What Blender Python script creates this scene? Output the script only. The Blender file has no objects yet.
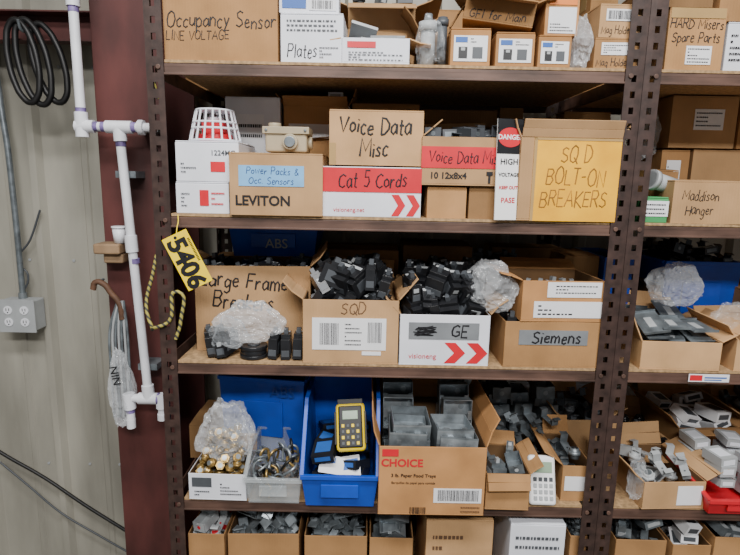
import bpy, bmesh, math, random
from mathutils import Vector, Matrix, noise
R=math.radians
scene=bpy.context.scene
# ------------------------------------------------------------------ survey constants / helpers (metres)
F=540.0; D=1.40; CZ=1.60; PC=math.cos(R(10.3)); PS=math.sin(R(10.3)); RL=0.02
SH={1:1.88,2:1.504,3:1.107,4:.6985,5:.29}
def XM(u,z,y):      # horizontal position (m) measured on the vertical plane at depth y
    dz=z-CZ; dy=D+y
    return (PC*dy-PS*dz)*(u-370)/F-RL*(PC*dz+PS*dy)
def ZM(u,v,y):      # height (m) measured on the vertical plane at depth y
    b=(277.5-v)/F+RL*(u-370)/F
    t=(D+y)/(PC+PS*b)
    return CZ+t*(-PS+PC*b)
# ------------------------------------------------------------------ materials
def lin(h):
    h=h.lstrip('#'); c=[int(h[i:i+2],16)/255 for i in (0,2,4)]
    return [x/12.92 if x<=.04045 else ((x+.055)/1.055)**2.4 for x in c]
MATS={}
def mat(name,col,rough=.6,metal=0,noise=.12,scale=18,bump=.0,alpha=1.0,streak=None,wave=0,spec=.5,bd=.004):
    if name in MATS: return MATS[name]
    m=bpy.data.materials.new(name); m.use_nodes=True
    nt=m.node_tree; N=nt.nodes; L=nt.links
    p=N['Principled BSDF']; c=lin(col)
    p.inputs['Roughness'].default_value=rough; p.inputs['Metallic'].default_value=metal
    p.inputs['Specular IOR Level'].default_value=spec
    p.inputs['Alpha'].default_value=alpha
    tc=N.new('ShaderNodeTexCoord'); mp=N.new('ShaderNodeMapping'); L.new(tc.outputs['Object'],mp.inputs[0])
    if streak: mp.inputs['Scale'].default_value=streak
    n=N.new('ShaderNodeTexNoise'); n.inputs['Scale'].default_value=scale; n.inputs['Detail'].default_value=6
    L.new(mp.outputs[0],n.inputs['Vector'])
    mr=N.new('ShaderNodeMapRange'); mr.inputs[1].default_value=.3; mr.inputs[2].default_value=.7
    L.new(n.outputs['Fac'],mr.inputs[0])
    mx=N.new('ShaderNodeMix'); mx.data_type='RGBA'
    L.new(mr.outputs[0],mx.inputs[0])
    oi=N.new('ShaderNodeObjectInfo'); hs=N.new('ShaderNodeHueSaturation')
    vr=N.new('ShaderNodeMapRange'); vr.inputs[3].default_value=.84; vr.inputs[4].default_value=1.14
    if not name.startswith('cardboard'): vr.inputs[3].default_value=.97; vr.inputs[4].default_value=1.02
    L.new(oi.outputs['Random'],vr.inputs[0]); L.new(vr.outputs[0],hs.inputs['Value'])
    mx.inputs[6].default_value=[x*(1-noise*1.6) for x in c]+[1]
    mx.inputs[7].default_value=[min(1,x*(1+noise)) for x in c]+[1]
    L.new(mx.outputs[2],hs.inputs['Color']); L.new(hs.outputs[0],p.inputs['Base Color'])
    if bump or wave:
        b=N.new('ShaderNodeBump'); b.inputs['Strength'].default_value=bump or .1; b.inputs['Distance'].default_value=bd
        if wave:
            w=N.new('ShaderNodeTexWave'); w.inputs['Scale'].default_value=wave; w.inputs['Distortion'].default_value=1
            L.new(tc.outputs['Object'],w.inputs[0])
            ad=N.new('ShaderNodeMath'); ad.operation='MULTIPLY_ADD'; ad.inputs[1].default_value=.12
            L.new(w.outputs['Fac'],ad.inputs[0]); L.new(n.outputs['Fac'],ad.inputs[2]); L.new(ad.outputs[0],b.inputs['Height'])
        else: L.new(n.outputs['Fac'],b.inputs['Height'])
        L.new(b.outputs[0],p.inputs['Normal'])
    MATS[name]=m; return m
card=mat('cardboard','#A87F54',.85,noise=.13,scale=9,bump=.35,wave=40,spec=.2)
cardL=mat('cardboard_light','#B99369',.85,noise=.12,scale=8,bump=.35,wave=40,spec=.2)
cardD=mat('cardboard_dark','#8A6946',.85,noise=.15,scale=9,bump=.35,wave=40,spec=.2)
cardO=mat('cardboard_orange','#AE7F51',.8,noise=.12,scale=10,bump=.25,spec=.2)
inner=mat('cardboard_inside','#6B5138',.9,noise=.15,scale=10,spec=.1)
white=mat('white_carton','#DDE0E8',.55,noise=.05,scale=10,bump=.15)
paper=mat('paper_label','#E2E3E6',.6,noise=.03,scale=20)
red=mat('red_print','#CC1A2A',.5,noise=.08)
yellow=mat('yellow_paper','#FBB400',.6,noise=.12,scale=10,bump=.5)
yel=mat('yellow_plastic','#FFDA00',.45,noise=.04)
bluebin=mat('blue_plastic','#1648B4',.4,noise=.12,scale=14,bump=.1)
bluedk=mat('blue_plastic_dark','#143A8A',.45,noise=.12,scale=14)
btape=mat('blue_tape','#74AEDC',.6,noise=.08)
gtape=mat('grey_tape','#84888C',.45,metal=.2,noise=.1,bump=.3)
tape=mat('packing_tape','#B0905F',.25,noise=.06)
black=mat('black_plastic','#1E1F22',.33,noise=.2,scale=30)
blackm=mat('black_rubber','#111112',.5,noise=.15,scale=30)
dgrey=mat('dark_grey_plastic','#484C51',.45,noise=.12)
lgrey=mat('light_grey_plastic','#A4A8AA',.5,noise=.06)
steel=mat('galvanised_steel','#9BA3A8',.38,metal=.65,noise=.3,scale=25,bump=.1)
steelD=mat('dull_steel','#7B8388',.42,metal=.5,noise=.3,scale=25)
brass=mat('brass','#B0935A',.35,metal=.7,noise=.15)
ink=mat('marker_ink','#0E0E14',.6,noise=.1)
inkb=mat('blue_ink','#1B2A6B',.6,noise=.1)
inkp=mat('pencil_ink','#5E442F',.7,noise=.1)
inky=mat('faded_brown_ink','#8E5E1C',.7,noise=.3)
whiteink=mat('white_print','#F0F0F0',.6,noise=.02)
post=mat('brown_steel_paint','#3C2C27',.5,metal=.1,noise=.3,scale=40,bump=.15)
beam=mat('brown_beam_paint','#5C453B',.5,metal=.1,noise=.35,scale=25,bump=.15,streak=(.3,1,1))
board=mat('particle_board','#A58660',.85,noise=.25,scale=90,bump=.2)
colm=mat('red_oxide_steel','#542C29',.6,metal=.1,noise=.4,scale=7,bump=.3,streak=(1,1,.4))
wallm=mat('galvalume_wall','#A9A69A',.5,metal=.15,noise=.22,scale=4,bump=.25,streak=(1.5,1,.3))
pvc=mat('white_pvc','#E2E4EA',.4,noise=.07,scale=12)
purple=mat('pipe_primer','#7B6AA0',.5,noise=.4,scale=30)
beige=mat('beige_plastic','#A99B80',.45,noise=.06)
wood=mat('wood','#5E412E',.7,noise=.25,scale=12,streak=(1,1,6))
conc=mat('concrete','#6E6A63',.85,noise=.2,scale=3,bump=.3)
ceilm=mat('ceiling_panel','#8F8F8C',.8,noise=.05)
green=mat('green_print','#3E8F55',.5,noise=.05)
orange=mat('orange_print','#DD7A22',.5,noise=.05)
bluep=mat('blue_print','#2A5CA8',.5,noise=.05)
lcd=mat('lcd','#8FA48C',.2,noise=.03)
def plastic(name,col,a,bump=.9):
    return mat(name,col,.10,noise=.05,scale=28,bump=bump,alpha=a,spec=.9,bd=.012)
bagm=plastic('clear_poly','#DDE4EA',.13)
bagw=plastic('milky_poly','#E2E6EA',.28)
clearbin=plastic('clear_plastic','#C6CDD0',.30,.1)
# ------------------------------------------------------------------ mesh helpers
def cub(bm,x0,x1,y0,y1,z0,z1,mi=0,M=None):
    vs=[(x0,y0,z0),(x1,y0,z0),(x1,y1,z0),(x0,y1,z0),(x0,y0,z1),(x1,y0,z1),(x1,y1,z1),(x0,y1,z1)]
    if M is not None: vs=[M@Vector(v) for v in vs]
    b=[bm.verts.new(v) for v in vs]
    for f in ((3,2,1,0),(4,5,6,7),(0,1,5,4),(1,2,6,5),(2,3,7,6),(3,0,4,7)):
        fc=bm.faces.new([b[i] for i in f]); fc.material_index=mi
def cyl(bm,r,h,M,mi=0,n=16,r2=None,cap=True):
    r2=r if r2 is None else r2
    a=[bm.verts.new(M@Vector((r*math.cos(i*2*math.pi/n),r*math.sin(i*2*math.pi/n),0))) for i in range(n)]
    b=[bm.verts.new(M@Vector((r2*math.cos(i*2*math.pi/n),r2*math.sin(i*2*math.pi/n),h))) for i in range(n)]
    for i in range(n):
        f=bm.faces.new((a[i],a[(i+1)%n],b[(i+1)%n],b[i])); f.material_index=mi; f.smooth=True
    if cap:
        f=bm.faces.new(a[::-1]); f.material_index=mi; f=bm.faces.new(b); f.material_index=mi
def T(x,y,z): return Matrix.Translation((x,y,z))
def RX(a): return Matrix.Rotation(R(a),4,'X')
def RY(a): return Matrix.Rotation(R(a),4,'Y')
def RZ(a): return Matrix.Rotation(R(a),4,'Z')
def fin(name,bm,mats,loc=(0,0,0),rot=(0,0,0),parent=None,bevel=0,seg=2,solid=0):
    me=bpy.data.meshes.new(name); bm.to_mesh(me); bm.free()
    for m in mats: me.materials.append(m)
    o=bpy.data.objects.new(name,me); scene.collection.objects.link(o)
    o.location=loc; o.rotation_euler=[R(a) for a in rot]
    if parent: o.parent=parent
    if solid:
        s=o.modifiers.new('s','SOLIDIFY'); s.thickness=solid; s.offset=0
    if bevel:
        b=o.modifiers.new('b','BEVEL'); b.width=bevel; b.segments=seg; b.limit_method='ANGLE'
    return o
def tube(name,pts,r,m,parent=None,loc=(0,0,0),smooth=True,cyclic=False,res=6):
    cu=bpy.data.curves.new(name,'CURVE'); cu.dimensions='3D'; cu.bevel_depth=r; cu.bevel_resolution=3; cu.use_fill_caps=True
    s=cu.splines.new('BEZIER' if smooth else 'POLY')
    if smooth:
        s.bezier_points.add(len(pts)-1)
        for b,p in zip(s.bezier_points,pts):
            b.co=p; b.handle_left_type=b.handle_right_type='AUTO'
    else:
        s.points.add(len(pts)-1)
        for b,p in zip(s.points,pts): b.co=(*p,1)
    s.use_cyclic_u=cyclic; cu.resolution_u=res
    cu.materials.append(m)
    o=bpy.data.objects.new(name,cu); scene.collection.objects.link(o); o.location=loc
    if parent: o.parent=parent
    return o
def txt(parent,s,x,y,z,size,m,rot=(90,0,0),shear=.0,bold=.0,name='lettering'):
    cu=bpy.data.curves.new(name,'FONT'); cu.body=s; cu.size=size; cu.align_x='CENTER'; cu.align_y='CENTER'
    cu.shear=shear; cu.offset=bold; cu.extrude=.0002; cu.resolution_u=3; cu.space_line=.85
    cu.materials.append(m)
    o=bpy.data.objects.new(name,cu); scene.collection.objects.link(o)
    o.location=(x,y,z); o.rotation_euler=[R(a) for a in rot]
    if parent: o.parent=parent
    return o
# handwritten stroke letters: width, strokes (x,y pairs), cap height 1
GL={
'A':(.7,[[0,0,.35,1,.7,0],[.13,.38,.57,.38]]),'B':(.6,[[0,0,0,1,.4,1,.55,.8,.4,.55,0,.52],[.38,.55,.6,.28,.4,0,0,0]]),
'C':(.6,[[.6,.85,.35,1,.08,.8,0,.45,.1,.12,.35,0,.6,.15]]),'D':(.6,[[0,0,0,1,.3,.95,.58,.65,.58,.35,.3,.05,0,0]]),
'E':(.52,[[.5,1,0,1,0,0,.52,0],[0,.5,.42,.5]]),'F':(.52,[[0,0,0,1,.52,1],[0,.52,.42,.52]]),
'G':(.65,[[.6,.85,.35,1,.08,.8,0,.45,.1,.1,.35,0,.6,.12,.62,.42,.35,.42]]),'H':(.6,[[0,0,0,1],[.6,0,.6,1],[0,.5,.6,.5]]),
'I':(.25,[[.12,0,.12,1]]),'K':(.58,[[0,0,0,1],[.55,1,0,.45,.58,0]]),'L':(.5,[[0,1,0,0,.5,0]]),'M':(.8,[[0,0,.05,1,.4,.3,.75,1,.8,0]]),
'N':(.6,[[0,0,0,1,.6,0,.6,1]]),'O':(.68,[[.34,1,.08,.8,0,.45,.12,.1,.34,0,.58,.12,.68,.5,.58,.86,.34,1]]),'P':(.55,[[0,0,0,1,.4,1,.55,.75,.4,.5,0,.48]]),
'Q':(.68,[[.34,1,.08,.8,0,.45,.12,.1,.34,0,.58,.12,.68,.5,.58,.86,.34,1],[.4,.3,.72,-.08]]),'R':(.58,[[0,0,0,1,.4,1,.54,.76,.4,.52,0,.5],[.25,.5,.58,0]]),
'S':(.55,[[.52,.88,.3,1,.06,.85,.1,.6,.45,.42,.52,.18,.3,0,0,.12]]),'T':(.6,[[0,1,.6,1],[.3,1,.3,0]]),'V':(.65,[[0,1,.32,0,.65,1]]),'U':(.6,[[0,1,.03,.2,.3,0,.56,.2,.6,1]]),
'a':(.45,[[.42,.5,.22,.6,.02,.4,.02,.15,.18,0,.4,.2,.42,.58],[.41,.5,.46,.02]]),'b':(.42,[[0,1,0,0],[0,.35,.22,.58,.42,.38,.38,.08,.18,0,0,.12]]),
'c':(.4,[[.4,.5,.2,.6,.02,.4,.04,.1,.22,0,.4,.1]]),'d':(.44,[[.4,.45,.2,.58,.02,.35,.04,.08,.2,0,.4,.18],[.41,1,.43,0]]),
'e':(.42,[[.04,.3,.38,.36,.32,.56,.15,.58,.02,.35,.08,.06,.26,0,.42,.1]]),'f':(.35,[[.36,.92,.22,1,.13,.85,.12,0],[0,.55,.32,.57]]),
'g':(.44,[[.4,.48,.2,.6,.02,.38,.06,.1,.22,.04,.4,.2],[.41,.55,.42,-.2,.25,-.35,.03,-.25]]),'h':(.42,[[0,1,0,0],[0,.35,.22,.58,.4,.42,.42,0]]),
'i':(.1,[[.05,.55,.05,0],[.05,.78,.06,.83]]),'k':(.4,[[0,1,0,0],[.36,.58,.02,.25,.4,0]]),'l':(.12,[[.05,1,.06,0]]),
'm':(.66,[[0,.58,0,0],[0,.4,.16,.58,.32,.42,.33,0],[.33,.4,.5,.58,.64,.42,.66,0]]),'n':(.42,[[0,.58,0,0],[0,.38,.2,.58,.4,.42,.42,0]]),
'o':(.44,[[.22,.58,.03,.42,.03,.14,.22,0,.42,.16,.42,.42,.22,.58]]),'p':(.42,[[0,.58,0,-.35],[0,.4,.22,.58,.42,.38,.38,.1,.18,0,0,.12]]),
'r':(.34,[[0,.58,.02,0],[.01,.35,.16,.56,.34,.52]]),'s':(.38,[[.36,.5,.18,.6,.04,.46,.34,.2,.28,.03,.0,.06]]),'t':(.34,[[.16,.92,.17,.08,.32,.03],[0,.6,.34,.6]]),
'u':(.42,[[0,.58,.03,.12,.2,0,.4,.2],[.41,.58,.43,0]]),'w':(.6,[[0,.58,.14,0,.3,.45,.44,0,.6,.58]]),'v':(.42,[[0,.58,.2,0,.42,.58]]),'x':(.4,[[0,.58,.4,0],[.4,.58,0,0]]),
'y':(.42,[[0,.58,.2,.1],[.42,.58,.05,-.35]]),'z':(.4,[[0,.57,.4,.57,0,0,.42,.0]]),'&':(.6,[[.58,0,.12,.7,.2,.98,.38,.85,.04,.3,.15,0,.35,.02,.56,.35]]),
'.':(.12,[[.04,.0,.07,.05]]),'-':(.4,[[.02,.42,.38,.45]]),' ':(.32,[]),
'3':(.5,[[.04,.95,.35,1,.48,.8,.2,.55,.5,.35,.4,.04,.0,.04]]),'5':(.5,[[.48,1,.1,1,.06,.58,.38,.6,.5,.3,.32,0,.0,.06]]),'0':(.5,[[.25,1,.03,.7,.05,.2,.25,0,.47,.25,.47,.75,.25,1]]),'1':(.2,[[.0,.8,.12,1,.12,0]]),'2':(.5,[[.03,.8,.25,1,.46,.8,.4,.5,.0,0,.5,0]])}
def stroke_text(parent,s,x0,x1,z0,z1,y,m,weight=1.0,rot=0,seed=0):
    rn=random.Random(len(s)*31+seed); ls=s.split('\n'); g=.16
    wid=[sum(GL[c][0]+g for c in l)-g for l in ls]
    W=x1-x0; H=z1-z0; lh=1.38
    sz=min(W/max(wid),H/(lh*len(ls)-.38))
    sy=min(sz*1.35,H/(lh*len(ls)-.38))
    cu=bpy.data.curves.new('handwriting','CURVE'); cu.dimensions='3D'; cu.bevel_depth=sz*.062*weight; cu.bevel_resolution=1
    tot=(lh*len(ls)-.38)*sy
    for i,l in enumerate(ls):
        x=-wid[i]*sz/2+rn.uniform(-.2,.2)*sz; zb=tot/2-sy-i*lh*sy; slope=rn.uniform(-.03,.03)
        for c in l:
            w,st=GL[c]; dz=rn.uniform(-.08,.08)*sy+slope*x; k=rn.uniform(.88,1.12)
            for p in st:
                n=len(p)//2; sp=cu.splines.new('POLY'); sp.points.add(n-1)
                for j in range(n):
                    px=x+(p[2*j]+p[2*j+1]*.12+rn.uniform(-.025,.025))*sz; pz=zb+dz+p[2*j+1]*sy*k
                    sp.points[j].co=(px,0,pz,1)
            x+=(w+g)*sz
    cu.materials.append(m)
    o=bpy.data.objects.new('handwriting',cu); scene.collection.objects.link(o)
    o.location=((x0+x1)/2,y,(z0+z1)/2); o.rotation_euler=(0,R(rot),0); o.scale=(1,.25,1); o.parent=parent
DIM={}
def lab(o,x0,x1,z0,z1,m,lift=.001,name='label'):
    w,d,h=DIM[o.name]
    bm=bmesh.new(); cub(bm,(x0-.5)*w,(x1-.5)*w,-d/2-lift-.0006,-d/2-lift+.0006,z0*h,z1*h)
    return fin(name,bm,[m],parent=o)
def write(o,text,x0,x1,z0,z1,tm=None,hand=True,bold=.0006,lift=.0006,rot=0):
    w,d,h=DIM[o.name]
    if hand:
        stroke_text(o,text,(x0-.5)*w,(x1-.5)*w,z0*h,z1*h,-d/2-lift-.0002,tm or ink,.9+bold*600,rot); return
    W=(x1-x0)*w; H=(z1-z0)*h; ls=text.split('\n'); n=max(len(l) for l in ls)
    size=min(W*.95/(.56*n),H*.95/(.82*len(ls)))
    txt(o,text,((x0+x1)/2-.5)*w,-d/2-lift-.0004,(z0+z1)/2*h,size,tm or ink,rot=(90,rot,0),bold=bold)
def barcode(o,x0,x1,z0,z1,seed=1,lift=.002):
    w,d,h=DIM[o.name]; rn=random.Random(seed); bm=bmesh.new(); x=(x0-.5)*w; e=(x1-.5)*w
    while x<e:
        b=rn.uniform(.0006,.002); cub(bm,x,x+b,-d/2-lift-.0004,-d/2-lift+.0002,z0*h,z1*h); x+=b+rn.uniform(.0008,.0025)
    fin('barcode',bm,[ink],parent=o)
def printed(o,x0,x1,z0,z1,n=3,seed=1,m=None,lift=.002):
    w,d,h=DIM[o.name]; rn=random.Random(seed); bm=bmesh.new()
    for i in range(n):
        z=z0+(z1-z0)*(i+.25)/n; x=x0
        while x<x1-.01:
            l=rn.uniform(.03,.08)*(x1-x0); xe=min(x+l,x1)
            cub(bm,(x-.5)*w,(xe-.5)*w,-d/2-lift-.0004,-d/2-lift+.0002,z*h,(z+(z1-z0)*.32/n)*h); x=xe+.025*(x1-x0)
            if rn.random()<.08: break
    fin('printed_text',bm,[m or ink],parent=o)
def geo(u1,u2,vt,yf,zb):
    zt=ZM((u1+u2)/2,vt,yf); zm=(zb+zt)/2
    x1=XM(u1,zm,yf); x2=XM(u2,zm,yf)
    return (x1+x2)/2,x2-x1,zt-zb
def place(o,w,d,h): DIM[o.name]=(w,d,h); return o
def box(name,u1,u2,vt,yf,d,zb,m=card,rz=0,tp=True,ry=0):
    cx,w,h=geo(u1,u2,vt,yf,zb)
    rn=random.Random(int(u1*13+vt*3)); 
    if rz==0: rz=rn.uniform(-1.1,1.1)
    bm=bmesh.new()
    cub(bm,-w/2,w/2,-d/2,d/2,0,h-.004)
    a,b_=rn.uniform(0,.004),rn.uniform(0,.004)
    M1=T(0,-d/2,h)@RX(math.degrees(a/d*2))@T(0,d/2,-h); M2=T(0,d/2,h)@RX(-math.degrees(b_/d*2))@T(0,-d/2,-h)
    cub(bm,-w/2+.0005,w/2-.0005,-d/2+.0003,-.001,h-.0035,h,0,M1)
    cub(bm,-w/2+.0005,w/2-.0005,.001,d/2-.0003,h-.0035,h,0,M2)
    if tp:
        cub(bm,-w/2-.0010,-w/2-.0002,-.024,.024,h-.05,h+.0006,1); cub(bm,w/2+.0002,w/2+.001,-.024,.024,h-.05,h+.0006,1)
    o=fin(name,bm,[m,tape],(cx,yf+d/2,zb),(0,ry,rz),bevel=.0018,seg=2)
    return place(o,w,d,h)
def openbox(name,u1,u2,vt,yf,d,zb,m=card,im=None,flaps=(130,60,120,120),fl=.09,rz=0,ll=None):
    cx,w,h=geo(u1,u2,vt,yf,zb)
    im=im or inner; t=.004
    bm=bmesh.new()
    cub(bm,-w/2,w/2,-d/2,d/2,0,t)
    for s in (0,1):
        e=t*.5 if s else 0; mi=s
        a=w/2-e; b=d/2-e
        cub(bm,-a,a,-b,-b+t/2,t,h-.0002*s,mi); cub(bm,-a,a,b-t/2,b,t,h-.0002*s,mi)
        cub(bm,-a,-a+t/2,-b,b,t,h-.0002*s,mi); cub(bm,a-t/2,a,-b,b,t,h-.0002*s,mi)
    f,bk,l,r=flaps
    rn=random.Random(int(u1*7+u2))
    if rz==0: rz=rn.uniform(-1.5,1.5)
    def flap(Mx,wd,L,a):
        tw=rn.uniform(-4,4); Mx=Mx@RY(tw*.4)
        cub(bm,-wd/2+.002,wd/2-.002,-.0018,.0018,.001,L*.5,2,Mx)
        cub(bm,-wd/2+.003,wd/2-.003,-.0018,.0018,0,L*.5,2,Mx@T(0,0,L*.5)@RX(rn.uniform(-14,18))@RY(tw*.5))
    if f is not None: flap(T(0,-d/2+.001,h)@RX(f),w,fl,f)
    if bk is not None: flap(T(0,d/2-.001,h)@RZ(180)@RX(bk),w,fl,bk)
    L2=ll or fl
    if l is not None: flap(T(-w/2+.001,0,h)@RZ(-90)@RX(l),d,L2,l)
    if r is not None: flap(T(w/2-.001,0,h)@RZ(90)@RX(r),d,L2,r)
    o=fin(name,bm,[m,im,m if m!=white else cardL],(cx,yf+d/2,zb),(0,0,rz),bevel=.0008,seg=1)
    return place(o,w,d,h)
# ------------------------------------------------------------------ small-part generators (for heaps)
def p_breaker(bm,M,rn):
    w=rn.choice([.0125,.0125,.025])
    cub(bm,-w,w,-.036,.036,-.030,.026,0,M); cub(bm,-w,w,-.020,.022,.026,.037,0,M)
    cub(bm,-.006,.006,-.012,.004,.037,.052,1,M); cub(bm,-w*.8,w*.8,.010,.019,.0368,.0378,2,M)
    cub(bm,-w+.002,w-.002,-.0368,-.036,-.022,-.004,1,M)
    if rn.random()<.3: cub(bm,-w*.6,w*.6,-.0366,-.036,.002,.014,2,M)
    for s in (-1,1): cub(bm,s*w-.0005,s*w+.0005,-.022,.022,-.018,.012,1,M)
def p_steelbox(bm,M,rn):
    a,b,h,t=.030,.048,.042,.0016
    cub(bm,-a,a,-b,b,0,t,0,M)
    cub(bm,-a,-a+t,-b,b,t,h,0,M); cub(bm,a-t,a,-b,b,t,h,0,M); cub(bm,-a,a,-b,-b+t,t,h,0,M); cub(bm,-a,a,b-t,b,t,h,0,M)
    cub(bm,-.006,.006,-b-.006,-b,h-.003,h,0,M); cub(bm,-.006,.006,b,b+.006,h-.003,h,0,M)
    cyl(bm,.008,.001,M@T(0,-b-.0002,h*.5)@RX(90),1,12); cyl(bm,.008,.001,M@T(0,b+.001,h*.5)@RX(90),1,12)
def p_bigbox(bm,M,rn):
    # square box, opening towards the viewer (-y)
    a,b,h,t=.044,.046,.040,.0018
    cub(bm,-a,a,h/2-t,h/2,-b,b,0,M)
    for s in (-1,1):
        cub(bm,s*a-t/2,s*a+t/2,-h/2,h/2,-b,b,0,M); cub(bm,-a,a,-h/2,h/2,s*b-t/2,s*b+t/2,0,M)
        cub(bm,s*(a-.006)-.006,s*(a-.006)+.006,-h/2,-h/2+.002,-b*.3,b*.3,0,M)
    cyl(bm,.009,.001,M@T(.018,h/2-t,.018)@RX(90),1,12); cyl(bm,.009,.001,M@T(-.018,h/2-t,-.018)@RX(90),1,12)
def p_nest(bm,M,rn):
    # wide device box, open top
    a,b,h,t=.050,.050,.046,.0018
    cub(bm,-a,a,-b,b,0,t,0,M)
    for s in (-1,1):
        cub(bm,s*a-t/2,s*a+t/2,-b,b,t,h,0,M); cub(bm,-a,a,s*b-t/2,s*b+t/2,t,h,0,M)
        cub(bm,s*a*.5-.008,s*a*.5+.008,-b,-b+.010,h-.002,h,0,M)
    cub(bm,-a-.001,a+.001,-b-.001,-b+.001,h-.005,h,1,M)
    for s in (-1,1): cub(bm,s*.024-.006,s*.024+.006,-b-.0012,-b,h*.3,h*.55,1,M)
def p_bracket(bm,M,rn):
    w=.014; l=.04
    cub(bm,-w,w,-l,l,0,.002,0,M); cub(bm,-w,w,-l,-l+.002,0,.035,0,M); cub(bm,-w,w,l-.002,l,0,.035,0,M)
    cub(bm,-w,w,l,l+.018,.033,.035,0,M); cub(bm,-w,w,-l-.018,-l,.033,.035,0,M)
    cyl(bm,.004,.001,M@T(0,0,.002),1,8)
def p_plate(bm,M,rn):
    cub(bm,-.034,.034,-.050,.050,-.001,.001,0,M); cub(bm,-.034,.034,-.0505,-.0485,-.001,.006,0,M); cub(bm,-.034,.034,.0485,.0505,-.001,.006,0,M)
    cub(bm,-.010,.010,-.022,.022,.001,.0018,1,M)
def p_conn(bm,M,rn):
    cyl(bm,.009,.022,M,0,10); cyl(bm,.013,.007,M@T(0,0,.008),0,6); cyl(bm,.007,.002,M@T(0,0,.0215),1,10)
def p_part(bm,M,rn):
    k=rn.random()
    if k<.35: p_bracket(bm,M@Matrix.Scale(.8,4),rn)
    elif k<.6: p_conn(bm,M@Matrix.Scale(1.4,4),rn)
    elif k<.72: p_carton(bm,M@Matrix.Scale(.8,4),rn)
    elif k<.85: p_steelbox(bm,M@Matrix.Scale(.7,4),rn)
    else: p_breaker(bm,M@Matrix.Scale(.8,4),rn)
def p_carton(bm,M,rn):
    a,b,h=rn.uniform(.02,.036),rn.uniform(.03,.042),rn.uniform(.02,.035)
    cub(bm,-a,a,-b,b,0,h,0,M); cub(bm,-a*.7,a*.7,-b-.0006,-b,h*.25,h*.75,1,M); cub(bm,-a*.7,a*.7,-b*.6,b*.6,h,h+.0006,1,M)
SP={'breaker':(.034,.078,.058),'steelbox':(.064,.10,.028),'bigbox':(.094,.043,.092),'nest':(.104,.104,.022),'bracket':(.045,.08,.025),'plate':(.06,.10,.014),'conn':(.024,.024,.02),'part':(.05,.065,.035),'carton':(.07,.085,.03)}
FN={'breaker':p_breaker,'steelbox':p_steelbox,'bigbox':p_bigbox,'nest':p_nest,'bracket':p_bracket,'plate':p_plate,'conn':p_conn,'part':p_part,'carton':p_carton}
def heap(name,part,x0,x1,y0,y1,z0,z1,mats,seed=0,tilt=25,yaw=30,loc=(0,0,0),rz=0,mound=.0,drop=.1,jz=.01,pitch=0):
    rn=random.Random(seed); bm=bmesh.new(); sx,sy,sz=SP[part]; fn=FN[part]
    nl=max(1,int(round((z1-z0)/sz)))
    for k in range(nl):
        z=z0+sz*.45+k*(z1-z0-sz*.5)/max(1,nl-1) if nl>1 else z0+sz*.5
        s=mound*k/max(1,nl-1) if nl>1 else 0
        a0,a1=x0+s+sx*.4,x1-s-sx*.4; b0,b1=y0+s*.6+sy*.4,y1-s*.6-sy*.4
        if a1<a0: a0=a1=(x0+x1)/2
        if b1<b0: b0=b1=(y0+y1)/2
        nx=max(1,int((a1-a0)/sx)+1); ny=max(1,int((b1-b0)/sy)+1)
        for i in range(nx):
            for j in range(ny):
                if rn.random()<drop: continue
                x=(a0+(a1-a0)*(i/(nx-1) if nx>1 else .5))+rn.uniform(-.1,.1)*sx
                y=(b0+(b1-b0)*(j/(ny-1) if ny>1 else .5))+rn.uniform(-.12,.12)*sy
                M=T(x,y,z+rn.uniform(-jz,jz))@RZ(rn.uniform(-yaw,yaw))@RX(pitch+rn.uniform(-tilt,tilt))@RY(rn.uniform(-tilt,tilt))
                tb=bmesh.new(); fn(tb,M,rn)
                xs=[v.co.x for v in tb.verts]; ys=[v.co.y for v in tb.verts]; zs=[v.co.z for v in tb.verts]
                lo=Vector((min(xs),min(ys),min(zs))); hi=Vector((max(xs),max(ys),max(zs)))
                ce=(lo+hi)/2; sc=min(1,(x1-x0)/(hi.x-lo.x),(y1-y0)/(hi.y-lo.y))
                hf=(hi-lo)/2*sc
                if sc<.55: tb.free(); continue
                nc=Vector((min(max(ce.x,x0+hf.x),x1-hf.x),min(max(ce.y,y0+hf.y),y1-hf.y),max(ce.z,z0+hf.z)))
                mp={}
                for v in tb.verts: mp[v]=bm.verts.new(nc+(v.co-ce)*sc)
                for f in tb.faces:
                    nf=bm.faces.new([mp[v] for v in f.verts]); nf.material_index=f.material_index; nf.smooth=f.smooth
                tb.free()
    return fin(name,bm,mats,loc,(0,0,rz),bevel=.001 if part in('breaker',) else 0,seg=1)
def fill(o,name,part,mats,seed=0,over=.02,tilt=20,yaw=25,drop=.1,pitch=0,mound=0,base=None,jz=.01):
    w,d,h=DIM[o.name]
    z0=.006 if base is None else base
    return heap(name,part,-w/2+.007,w/2-.007,-d/2+.007,d/2-.007,z0,h+over,mats,seed,tilt,yaw,tuple(o.location),math.degrees(o.rotation_euler[2]),mound,drop,pitch=pitch,jz=jz)
BRK=[black,dgrey,lgrey]; STL=[steel,steelD]; STD=[steelD,steel]; MIX=[steelD,lgrey,dgrey]
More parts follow.
